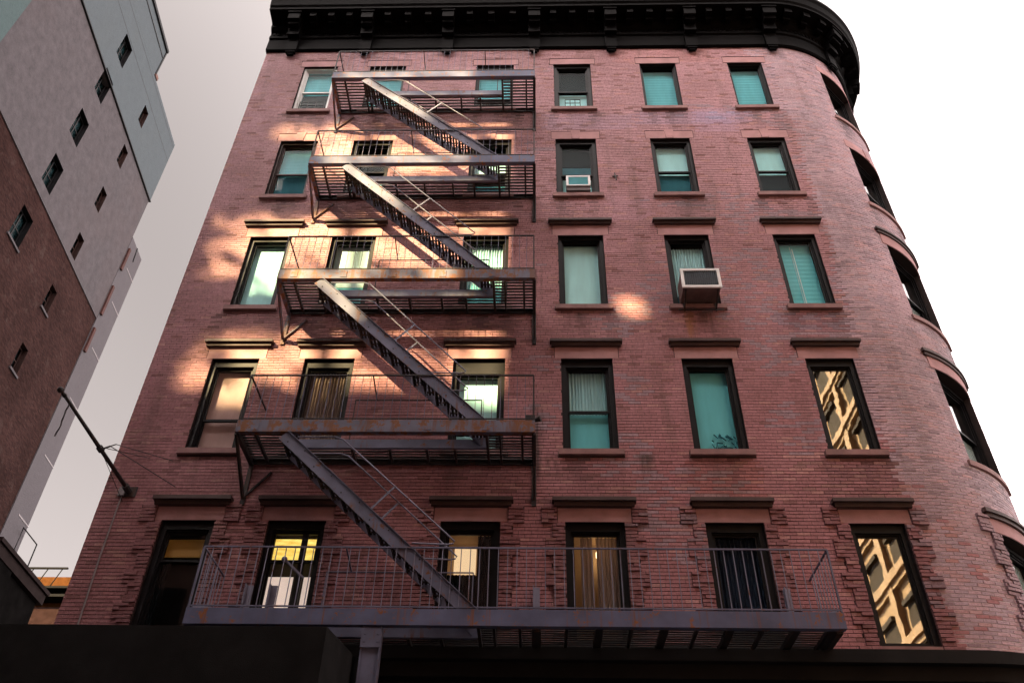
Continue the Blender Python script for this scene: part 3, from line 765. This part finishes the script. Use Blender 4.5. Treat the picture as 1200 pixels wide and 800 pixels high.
# ------------------------------------------------------------------ air conditioners
AC = empty('air_conditioner', (3.06, -.1, 12.6), 'white boxed air conditioner jutting far out of a window on two bare struts', 'air conditioner')
b = MB(); b.box(2.72, 3.41, -.46, .02, 12.62, 13.06); build('casing', b, plain('brown_stained_metal', (.17, .11, .105), .55, .3, 4), AC)
b = MB(); b.box(2.70, 3.43, -.50, -.462, 12.60, 12.65); b.box(2.70, 3.43, -.50, -.462, 13.03, 13.08); b.box(2.70, 2.755, -.501, -.463, 12.65, 13.03); b.box(3.375, 3.43, -.501, -.463, 12.65, 13.03); build('front_frame', b, ALU, AC)
b = MB()
for i in range(16):
    x = 2.765+i*.0385; b.box(x, x+.017, -.487, -.463, 12.655, 13.025)
b.box(2.757, 3.373, -.468, -.4625, 12.652, 13.028)
build('grille', b, plain('dark_blue_grille', (.045, .06, .075), .4, .2, 6), AC)
b = MB()
for x in (2.77, 3.36): b.bar((x, -.44, 12.61), (x, -.09, 12.42), .025, .025); b.box(x-.015, x+.015, -.095, -.077, 12.38, 12.58)
b.box(2.66, 3.5, -.09, -.078, 12.405, 12.43); build('strut', b, IROND, AC)
AC2 = empty('air_conditioner', (.91, .0, 15.85), 'small white window air conditioner set flush under a dark blind and sash', 'air conditioner')
b = MB(); b.box(.66, 1.16, -.10, .16, 15.85, 16.30); build('casing', b, plain('dark_metal_casing', (.10, .07, .07), .55, .2, 4), AC2)  # dark brown casing behind the white front frame
b = MB(); b.box(.65, 1.17, -.125, -.101, 15.98, 16.01); b.box(.65, 1.17, -.125, -.101, 16.27, 16.31); b.box(.65, .70, -.126, -.102, 16.01, 16.27); b.box(1.12, 1.17, -.126, -.102, 16.01, 16.27); build('front_frame', b, ALU, AC2)
b = MB(); b.box(.702, 1.118, -.112, -.1015, 16.012, 16.268)
for i in range(6): b.box(.705, 1.115, -.117, -.111, 16.02+i*.042, 16.045+i*.042)
build('grille', b, TEAL, AC2)

# ------------------------------------------------------------------ flagpole
FP = empty('flagpole', (-6.54, -.03, 8.53), 'bare black bracket pole with wire stays at left end of the brick front', 'flagpole')
t0, t1 = Vector((-6.54, -.03, 8.53)), Vector((-6.92, -2.0, 8.99))
b = MB(); b.tube([t0, t0.lerp(t1, .5), t1], [.034, .031, .024], 10); build('pole', b, IROND, FP, smooth=True)
b = MB(); b.sphere(t1+(t1-t0).normalized()*.10, .05, 8); b.tube([t1-(t1-t0).normalized()*.02, t1+(t1-t0).normalized()*.07], [.036, .02], 8); build('finial', b, IROND, FP, smooth=True)
b = MB(); b.box(-6.66, -6.42, -.03, -.012, 8.44, 8.62); b.tube([(-6.54, -.012, 8.53), t0.lerp(t1, .07)], .055, 10); build('wall_bracket', b, IROND, FP)
b = MB(); cl = t0.lerp(t1, .46)
b.tube([t0.lerp(t1, .445), t0.lerp(t1, .485)], .05, 10); c2 = cl+Vector((.13, .0, .06))
b.bar(cl, c2, .02, .02); b.bar(c2, c2+Vector((.02, .1, .10)), .016, .016); build('collar', b, IROND, FP)
b = MB(); b.tube([c2, (-5.82, -.02, 8.63)], .007, 5); b.tube([cl+Vector((0, .02, .05)), (-6.40, -.02, 9.17)], .006, 5); b.tube([c2+Vector((.02, .1, .1)), (-6.0, -.02, 9.12)], .006, 5)
b.tube([cl, (-6.60, -.02, 8.36)], .005, 5); build('stay_wire', b, IROND, FP)
b = MB(); rc_ = random.Random(2); p_ = t0.lerp(t1, .93)
for i in range(9):
    q_ = p_+Vector((rc_.uniform(-.015, .015), 0, -.05-.02*rc_.random())); b.bar(p_, q_, .014+.012*rc_.random(), .012); p_ = q_+Vector((0, 0, -.004))
build('chain', b, IROND, FP)

# ------------------------------------------------------------------ black awning
AW = empty('awning', (-7.7, -2.4, 3.6), 'long black canvas awning over the shopfront at the lower left', 'awning')
b = MB(); xa, xb = -13.5, -2.37
b.prism([(-2.5, 5.36), (-2.5, 4.1), (-2.47, 4.1), (-2.47, 5.33), (.0, 5.74), (.0, 5.78)], 'x', xa, xb); build('canopy', b, CANVAS, AW)
b = MB(); b.prism([(-2.46, 4.1), (-2.46, 5.34), (-.02, 5.75), (-.02, 4.1)], 'x', xb-.012, xb-.002); build('end_panel', b, CANVAS, AW)
b = MB()
for x in (-12, -9, -6, -3, -2.5): b.tube([(x, -2.44, 5.3), (x, -2.44, 4.12), (x, -.05, 4.12)], .02, 6)
build('frame', b, IROND, AW)

# ------------------------------------------------------------------ the tall building on the left
dvec = Vector((-.085, 1, 0)).normalized(); nvec = Vector((dvec.y, -dvec.x, 0)); OL = Vector((-19.8, 0, 0))
def lp(s, o, z): q = OL+dvec*s+nvec*o; return (q.x, q.y, z)
LB = empty('stucco_building', lp(6, 0, 0), 'tall windowed side wall in brown brick, grey stucco and metal panels at the left', 'building')
def lbrick():
    m, t, b = M_new('rough_brown_brick')
    br = t.nodes.new('ShaderNodeTexBrick'); br.inputs['Scale'].default_value = 4.4; br.inputs['Color1'].default_value = (.054, .026, .023, 1); br.inputs['Color2'].default_value = (.030, .0145, .0135, 1); br.inputs['Mortar'].default_value = (.034, .019, .018, 1)
    br.inputs['Mortar Size'].default_value = .03; br.inputs['Row Height'].default_value = .3; br.inputs['Brick Width'].default_value = .95
    cb = t.nodes.new('ShaderNodeCombineXYZ'); sp = t.nodes.new('ShaderNodeSeparateXYZ'); t.links.new(pos(t), sp.inputs[0]); t.links.new(sp.outputs[1], cb.inputs[0]); t.links.new(sp.outputs[2], cb.inputs[1]); t.links.new(cb.outputs[0], br.inputs['Vector'])
    c = mixc(t, 1, br.outputs['Color'], ramp(t, noise(t, .55, 6), [(.3, (.7, .66, .66)), (.7, (1.3, 1.3, 1.3))]), 'MULTIPLY')
    c = mixc(t, ramp(t, noise(t, 1.6, 7, None, .7), [(.56, (0, 0, 0)), (.68, (.8, .8, .8))]), c, (.066, .041, .037))
    t.links.new(c, b.inputs['Base Color']); b.inputs['Roughness'].default_value = .95; b.inputs['Specular IOR Level'].default_value = .05
    bump(t, b, noise(t, 7, 6), .9, .06); return m
LBRICK = lbrick()
DIMT = plain('dim_teal_blind', (.008, .020, .024), .9, .3, 3, .1, 0)
def stucco(name, c, var, blotch):
    m, t, b = M_new(name)
    k = ramp(t, noise(t, 2.6, 10, None, .75), [(.3, tuple(x*(1-var) for x in c)), (.7, tuple(x*(1+var) for x in c))])
    k = mixc(t, ramp(t, noise(t, .35, 5, stretch(t, 1, 1, .6)), [(.5, (0, 0, 0)), (.75, (.5, .5, .5))]), k, blotch)
    k = mixc(t, ramp(t, noise(t, 9, 5), [(.55, (0, 0, 0)), (.75, (.3, .3, .3))]), k, tuple(x*.6 for x in c))
    t.links.new(k, b.inputs['Base Color']); b.inputs['Roughness'].default_value = .95; b.inputs['Specular IOR Level'].default_value = .08; bump(t, b, noise(t, 16, 6), .4, .03); return m
STUC = stucco('grey_mauve_stucco', (.100, .090, .098), .26, (.118, .094, .098))
PANEL = stucco('blue_grey_cladding', (.105, .124, .138), .06, (.105, .12, .125))
PANEL2 = stucco('teal_grey_render', (.085, .12, .125), .08, (.09, .115, .12))
WHITEW = stucco('pale_lilac_render', (.120, .110, .120), .06, (.115, .105, .118))
SW = [(10.40, 11.36, zt, 1.68) for zt in (27.83, 31.2, 34.5, 37.83, 40.9)] + [(14.34, 14.94, zt, 1.3) for zt in (20.5, 23.86, 27.17, 30.5, 33.77, 37.1, 40.52)] + [(10.40, 11.36, zt, 1.68) for zt in (21.2, 24.5)]
def lwall(name, s0, s1, z0, z1, o, mt):
    mb = MB(); hs = [(a, b, zt-h, zt) for a, b, zt, h in SW]
    ss = sorted({s0, s1} | {v for h in hs for v in h[:2] if s0 < v < s1}); zz = sorted({z0, z1} | {v for h in hs for v in h[2:] if z0 < v < z1})
    for i in range(len(ss)-1):
        for j in range(len(zz)-1):
            sc, zc = (ss[i]+ss[i+1])/2, (zz[j]+zz[j+1])/2
            if any(h[0] < sc < h[1] and h[2] < zc < h[3] for h in hs): continue
            k = len(mb.v); mb.v += [lp(ss[i], o, zz[j]), lp(ss[i+1], o, zz[j]), lp(ss[i+1], o, zz[j+1]), lp(ss[i], o, zz[j+1])]; mb.f.append((k, k+1, k+2, k+3))
    # closing edges
    for (a, b) in ((s0, s0), (s1, s1)):
        k = len(mb.v); mb.v += [lp(a, o, z0), lp(a, -.5, z0), lp(a, -.5, z1), lp(a, o, z1)]; mb.f.append((k, k+1, k+2, k+3))
    for z in (z0, z1):
        k = len(mb.v); mb.v += [lp(s0, o, z), lp(s1, o, z), lp(s1, -.5, z), lp(s0, -.5, z)]; mb.f.append((k, k+1, k+2, k+3))
    return build(name, mb, mt, LB)
lwall('brick_wall', 4.72, 18.55, 0, 28.9, 0, LBRICK)
lwall('stucco_wall', 4.72, 18.52, 28.9, 37.55, .05, STUC)
PW = lwall('cladding', 4.72, 18.56, 37.62, 42.6, .10, PANEL)
lwall('render_wall', -13, 4.71, 0, 44, .22, PANEL2)
b = MB()
for (z, w) in ((40.95, .035), (42.2, .03)):
    b.v += [lp(4.8, .104, z), lp(18.5, .104, z+.12), lp(18.5, .104, z+.12+w), lp(4.8, .104, z+w)]; k = len(b.v); b.f.append((k-4, k-3, k-2, k-1))
for z in (37.55,):
    c = [(4.72, .0, z), (18.6, .0, z), (18.6, .14, z), (4.72, .14, z)]; b.quadbox([lp(*q) for q in c]+[lp(a, o, zz+.07) for a, o, zz in c])
build('joint_line', b, FRAME, PW)
b = MB()
def lbox(mb, s0, s1, o0, o1, z0, z1): mb.quadbox([lp(s0, o0, z0), lp(s1, o0, z0), lp(s1, o1, z0), lp(s0, o1, z0), lp(s0, o0, z1), lp(s1, o0, z1), lp(s1, o1, z1), lp(s0, o1, z1)]); return mb
lbox(b, 4.72, 13.85, -.5, .10, 42.602, 44.9); build('parapet', b, PANEL, LB)
b = MB(); lbox(b, 4.6, 13.95, -.55, .2, 44.9, 45.1); lbox(b, 13.855, 13.95, -.5, .14, 42.75, 44.9); lbox(b, 4.8, 13.9, .1, .13, 44.2, 44.27); build('coping', b, FRAME, LB)
b = MB(); lbox(b, 13.86, 14.3, .0, .12, 42.7, 42.95); build('gutter_end', b, plain('rust_red_gutter', (.16, .06, .04), .6), LB)
b = MB(); lbox(b, -13, 18.5, -12, -.51, 0, 42.4); build('core', b, ROOM, LB)
for (a, c_, zt, h) in SW:
    o = .0 if zt < 29.5 else (.05 if zt < 37.5 else .10)
    if zt > 37.7 and zt < 38: o = .05
    f = MB(); t_ = .07; i0 = o-.22
    lbox(f, a, a+t_, i0-.04, i0, zt-h, zt); lbox(f, c_-t_, c_, i0-.04, i0, zt-h, zt); lbox(f, a+t_, c_-t_, i0-.04, i0-.002, zt-t_, zt); lbox(f, a+t_, c_-t_, i0-.04, i0-.002, zt-h, zt-h+t_); 
    if c_-a > .8: lbox(f, (a+c_)/2-.03, (a+c_)/2+.03, i0-.04, i0-.003, zt-h+t_, zt-t_)
    lbox(f, a+t_, c_-t_, i0-.035, i0-.005, zt-h*.52, zt-h*.48)
    # reveal
    for (p0, p1) in (((a, zt-h), (a, zt)), ((c_, zt-h), (c_, zt)), ((a, zt), (c_, zt)), ((a, zt-h), (c_, zt-h))):
        k = len(f.v); f.v += [lp(p0[0], o, p0[1]), lp(p1[0], o, p1[1]), lp(p1[0], i0-.04, p1[1]), lp(p0[0], i0-.04, p0[1])]; f.f.append((k, k+1, k+2, k+3))
    WN = build('window', f, FRAMEB if c_-a < .8 else FRAME, LB)
    p = MB(); lbox(p, a+.02, c_-.02, i0-.03, i0-.026, zt-h+.02, zt-.02); build('pane', p, GLASS, WN)
    p = MB(); lbox(p, a+.02, c_-.02, i0-.2, i0-.12, zt-h+.02, zt-.02); build('blind', p, DIMT, WN)
    if zt < 29 and not (10 < a < 11 and zt > 30):
        p = MB(); lbox(p, a-.08, c_+.08, -.1, o+.07, zt-h-.1, zt-h-.004); build('sill', p, STUC, WN)

PB = empty('pale_pier', lp(19.5, 0, 0), 'narrow pale wall with rusty red strips beyond the far corner of the stucco building', 'building')
b = MB(); lbox(b, 18.57, 20.25, -6, .04, 0, 34.7); build('wall', b, WHITEW, PB)
b = MB()
for z in (18.6, 21.5, 24.6, 27.6, 30.6, 33): lbox(b, 19.2, 20.26, .0, .055, z, z+.06)
build('joint_line', b, STEELP, PB)
for (z0, z1) in ((26.95, 28.4), (29.3, 31.2), (32.4, 33.9)):
    b = MB(); lbox(b, 18.60, 18.78, .04, .14, z0, z1); build('shutter_strip', b, plain('rust_red_strip', (.065, .018, .014), .8), PB)
b = MB(); p0 = Vector(lp(19.4, .05, 34.7)); b.bar(p0, p0+Vector((0, .1, -.9)), .05, .05); build('rod', b, FRAME, PB)

LO = empty('dark_low_building', lp(22, 0, 0), 'dark low building with an overhanging eave at the lower left edge', 'building')
b = MB(); lbox(b, 20.3, 23.4, -8, .0, 0, 16.6); lbox(b, 18.6, 20.3, -8, .15, 0, 16.6); build('wall', b, plain('soot_black_wall', (.006, .0055, .0055), 1, .3, 2, .0), LO)
b = MB(); lbox(b, 18.4, 23.7, -8, .30, 17.05, 17.22); lbox(b, 18.4, 23.6, -8, .20, 16.6, 17.05); build('eave', b, plain('dark_brown_eave', (.018, .012, .012), .9, .25, 3, .04), LO)
b = MB(); b.tube([lp(19.5, .3, 17.2), lp(19.5, .3, 18.2), lp(21, .3, 18.2), lp(21, .3, 17.2)], .03, 5); build('pipe_frame', b, FRAME, LO)

OB = empty('orange_brick_house', (-27, 32, 0), 'distant orange brick house with iron balconies low in the gap', 'building')
def ppt(px, py, Y):
    d = fw+(px-600)/1000*r2+(400-py)/1000*u2; t_ = (Y-CAM.y)/d.y; return CAM+d*t_
YO = 32
q0, q1 = ppt(24, 676, YO), ppt(110, 676, YO)
b = MB(); b.box(q0.x-3, q1.x+3, YO, YO+8, 0, q1.z); build('wall', b, plain('orange_brick', (.060, .023, .007), .95, .25, 4, .02), OB)
zA = ppt(60, 694, YO).z; zB = ppt(60, 700, YO).z; zC = ppt(60, 703.5, YO).z
b = MB(); b.box(q0.x-2.5, q1.x+2.5, YO-.9, YO-.02, zA-.12, zA); b.box(q0.x-2.5, q1.x+2.5, YO-.9, YO-.02, zC-.14, zC); build('balcony', b, CORN, OB)
b = MB(); b.bar((q0.x-2.5, YO-.9, zA+1.0), (q1.x-1.1, YO-.9, zA+1.0), .12, .08); x = q0.x-2.4
while x < q1.x-1.1: b.bar((x, YO-.9, zA), (x+.35, YO-.9, zA+1.0), .04, .04); x += .8
build('railing', b, CORN, OB)
b = MB(); b.box(q0.x-3, q1.x+3, YO-.35, YO-.3, 0, zC-.5); build('lower_front', b, plain('brown_brick_front', (.020, .011, .010), .95, .3, 3, .0), OB)
b = MB(); b.tube([ppt(29, 735, YO-2), ppt(29.5, 700, YO-2)], .06, 6); b.tube([ppt(14, 712, YO-2), ppt(20, 690, YO-2), ppt(24, 706, YO-2)], .04, 5)
build('drain_pipe', b, STEELP, OB)

# ------------------------------------------------------------------ the other side of the street (out of view, most of it placed to shade the front)
def fac(X, z, s): return (X-SX*s, -s, z+SZ*s)     # where the sun ray that lands on the facade at (X, z) passes s metres in front of it
def bays(parent, face, x0, x1, z0, z1, nx, nz, wmat, w=.5, h=.6):
    src = None
    for i in range(nx):
        for j in range(nz):
            a = x0+(x1-x0)*(i+.5)/nx; c = z0+(z1-z0)*(j+.5)/nz; dw, dh = (x1-x0)/nx*w/2, (z1-z0)/nz*h/2
            f = MB()
            if face[0] == 'y': f.box(a-dw, a+dw, face[1]-.02, face[1]+.03, c-dh, c+dh); f.box(a-dw-.1, a+dw+.1, face[1]+.03, face[1]+.2, c-dh-.2, c-dh); ctr = None
            else: f.box(face[1]-.03, face[1]+.02, a-dw, a+dw, c-dh, c+dh); f.box(face[1]-.22, face[1]-.03, a-dw-.12, a+dw+.12, c-dh-.25, c-dh); f.box(face[1]-.3, face[1]-.03, a-dw-.12, a+dw+.12, c+dh, c+dh+.3)
            if src is None: src = build('window', f, wmat, parent)
            else:
                xs, ys, zs_ = zip(*f.v); again(src, 'window', ((min(xs)+max(xs))/2, (min(ys)+max(ys))/2, (min(zs_)+max(zs_))/2), parent)
BR2 = plain('shading_building_brown_brick', (.20, .12, .10), .9, .25, 2)
TL = empty('shading_tower', (-49, -30, 0), 'brown brick apartment tower across the street, added out of view to bound the sun gap', 'building')  # placed so its corner edges the gap the sun comes through
b = MB(); b.box(-62, -36.8, -36, -24, 0, 50); build('wall', b, BR2, TL); bays(TL, ('y', -24), -61, -38, 4, 49, 7, 13, FRAME)
TR = empty('shading_loft', (-11, -30, 0), 'tall brown loft building added out of view across the street to bound the sun gap', 'building')  # placed to keep the sun off the right of the front
b = MB(); b.box(-16.9, -5.6, -36, -24, 0, 47); build('wall', b, BR2, TR); bays(TR, ('y', -24), -16.5, -6, 5, 46, 5, 12, FRAME)
CR = empty('shading_side_house', (24, -16, 0), 'brown brick house across the side street, added out of view to darken the lower front', 'building')  # added to block low sky light from the right
b = MB(); b.box(20.5, 32, -29, -4, 0, 19); build('wall', b, BR2, CR); bays(CR, ('x', 20.5), -28, -5, 4, 18.5, 7, 4, FRAME)
RB = empty('shading_corner_loft', (.6, -18, 0), 'middle-height brown loft added out of view across the street to darken the lower front', 'building')  # added close and high to darken the lower front
b = MB(); b.box(-7.2, 8.5, -23.5, -13, 0, 33); build('wall', b, BR2, RB); bays(RB, ('y', -13), -6.7, 8, 4.5, 28, 6, 7, FRAME)
RB2 = empty('shading_row_house', (-13, -18, 0), 'narrow low row house added out of view across the street to darken the lower left front', 'building')  # added below the sun rays to block low light from the left
b = MB(); b.box(-18.6, -7.3, -23.5, -13.1, 0, 20.2); build('wall', b, BR2, RB2); bays(RB2, ('y', -13.1), -18, -7.8, 4.5, 19.5, 4, 5, FRAME)
LR = empty('shading_street_house', (-27, -30, 0), 'lower brick house added out of view across the street to cut the sun below its patches', 'building')  # roof height set to stop the sun below the patches
b = MB(); b.box(-36.7, -17, -36, -24, 0, 29.4); b.box(-36.7, -17, -24.3, -24, 29.4, 30.2); build('wall', b, BR2, LR); bays(LR, ('y', -24), -36, -17.5, 4, 29, 8, 8, FRAME)
# unseen frame added to shape the sun patches: solid bands and three open bands
SG = empty('sun_mask', (-25, -25, 29.4), 'unseen slotted frame added across the street to shape the sun patches', 'light blocker')
SS = 25.0
def panel(Xa, Xb, za, zb_):
    p = fac(Xa, za, SS); q = fac(Xb, zb_, SS); mb = MB(); mb.box(p[0], q[0], -SS-.06, -SS+.06, p[2], q[2]); return mb
PM = plain('sun_mask_panel', (.16, .15, .15), .8)
OPEN = [(-6.1, -.9, 16.35, 18.4), (-6.7, -.9, 13.35, 15.25), (-6.4, -1.2, 10.6, 11.95)]
zedge = [25.5, 18.4, 16.35, 15.25, 13.35, 11.95, 10.6, 8.2]
for i in range(0, 8, 2): build('sun_mask_band', panel(-8.5, -.6, zedge[i+1], zedge[i]), PM, SG)
for (a, b_, c, d) in OPEN: build('side_panel', panel(-8.5, a, c, d), PM, SG)  # side parts of the added sun mask
build('side_panel', panel(-6.1, -4.95, 16.35, 17.75), PM, SG)  # another blocking part of the added sun mask
HX, HZ = 1.80, 12.55  # pinhole added to throw the small bright spot on the wall
for args in ((-.6, HX-.25, 8.2, 25.5), (HX+.25, 3.6, 8.2, 25.5), (HX-.25, HX+.25, 8.2, HZ-.25), (HX-.25, HX+.25, HZ+.25, 25.5)): build('end_panel', panel(*args), PM, SG)
b = MB()
for X in (-8.2, -4.0, 0, 3.3):
    p = fac(X, 8.2, SS); b.box(p[0]-.1, p[0]+.1, -SS-.3, -SS-.1, 29.4, p[2]+17)
build('sun_mask_post', b, IROND, SG)
# ivy added unseen over the frame to roughen the edges of the sun patches
iv = MB(); ri = random.Random(21)
def leaf(X, z, s, sz):
    p = Vector(fac(X, z, s)); a = Vector((ri.gauss(0, 1), ri.gauss(0, .6), ri.gauss(0, 1))).normalized(); c = a.cross(Vector((ri.gauss(0, 1), ri.gauss(0, 1), ri.gauss(0, 1)))).normalized()
    k = len(iv.v); iv.v += [tuple(p-a*sz), tuple(p+c*sz*.6), tuple(p+a*sz), tuple(p-c*sz*.6)]; iv.f.append((k, k+1, k+2, k+3))
for (a, b_, c, d) in OPEN:
    for t_ in range(170):
        e = ri.random()
        if e < .34: X, z = ri.uniform(a, b_), d-abs(ri.gauss(0, .38))
        elif e < .60: X, z = ri.uniform(a, b_), c+abs(ri.gauss(0, .30))
        elif e < .76: X, z = a+abs(ri.gauss(0, .55)), ri.uniform(c, d)
        elif e < .92: X, z = b_-abs(ri.gauss(0, .75)), ri.uniform(c, d)
        else: X, z = ri.uniform(a, b_), ri.uniform(c, d)
        leaf(X, z, SS-.25+ri.uniform(-.15, .15), ri.uniform(.12, .26))
build('dapple_leaves', iv, plain('dapple_leaf', (.05, .08, .03), .6), None, kind='stuff', label='ivy added out of view to dapple the sun patches', cat='dapple_leaves')
# sunlit stone block down the avenue, mirrored in the two panes by the corner
GS = plain('golden_limestone', (.23, .14, .072), .85, .18, 1.2, .2, .3, 12)
GB = empty('limestone_block', (30, -56, 0), 'ornate golden limestone block mirrored in the two panes nearest the rounded corner', 'building')
b = MB(); b.box(22.5, 40, -95, -30, 0, 50)
for z in [5+4.0*i for i in range(12)]: b.box(22.0, 22.5, -95.2, -29.8, z, z+.5); b.box(22.2, 22.5, -95.1, -29.9, z-.35, z)
for i in range(15): y = -93+i*4.48; b.box(22.15, 22.5, y-.35, y+.35, 0, 49.5)
b.box(21.2, 22.5, -95.4, -29.6, 49.5, 50.6)
build('wall', b, GS, GB); bays(GB, ('x', 22.5), -93, -30.3, 3.2, 49.2, 14, 11, plain('brown_window_frames', (.030, .021, .015), .9, .2, 3, .05, 0), .5, .6)
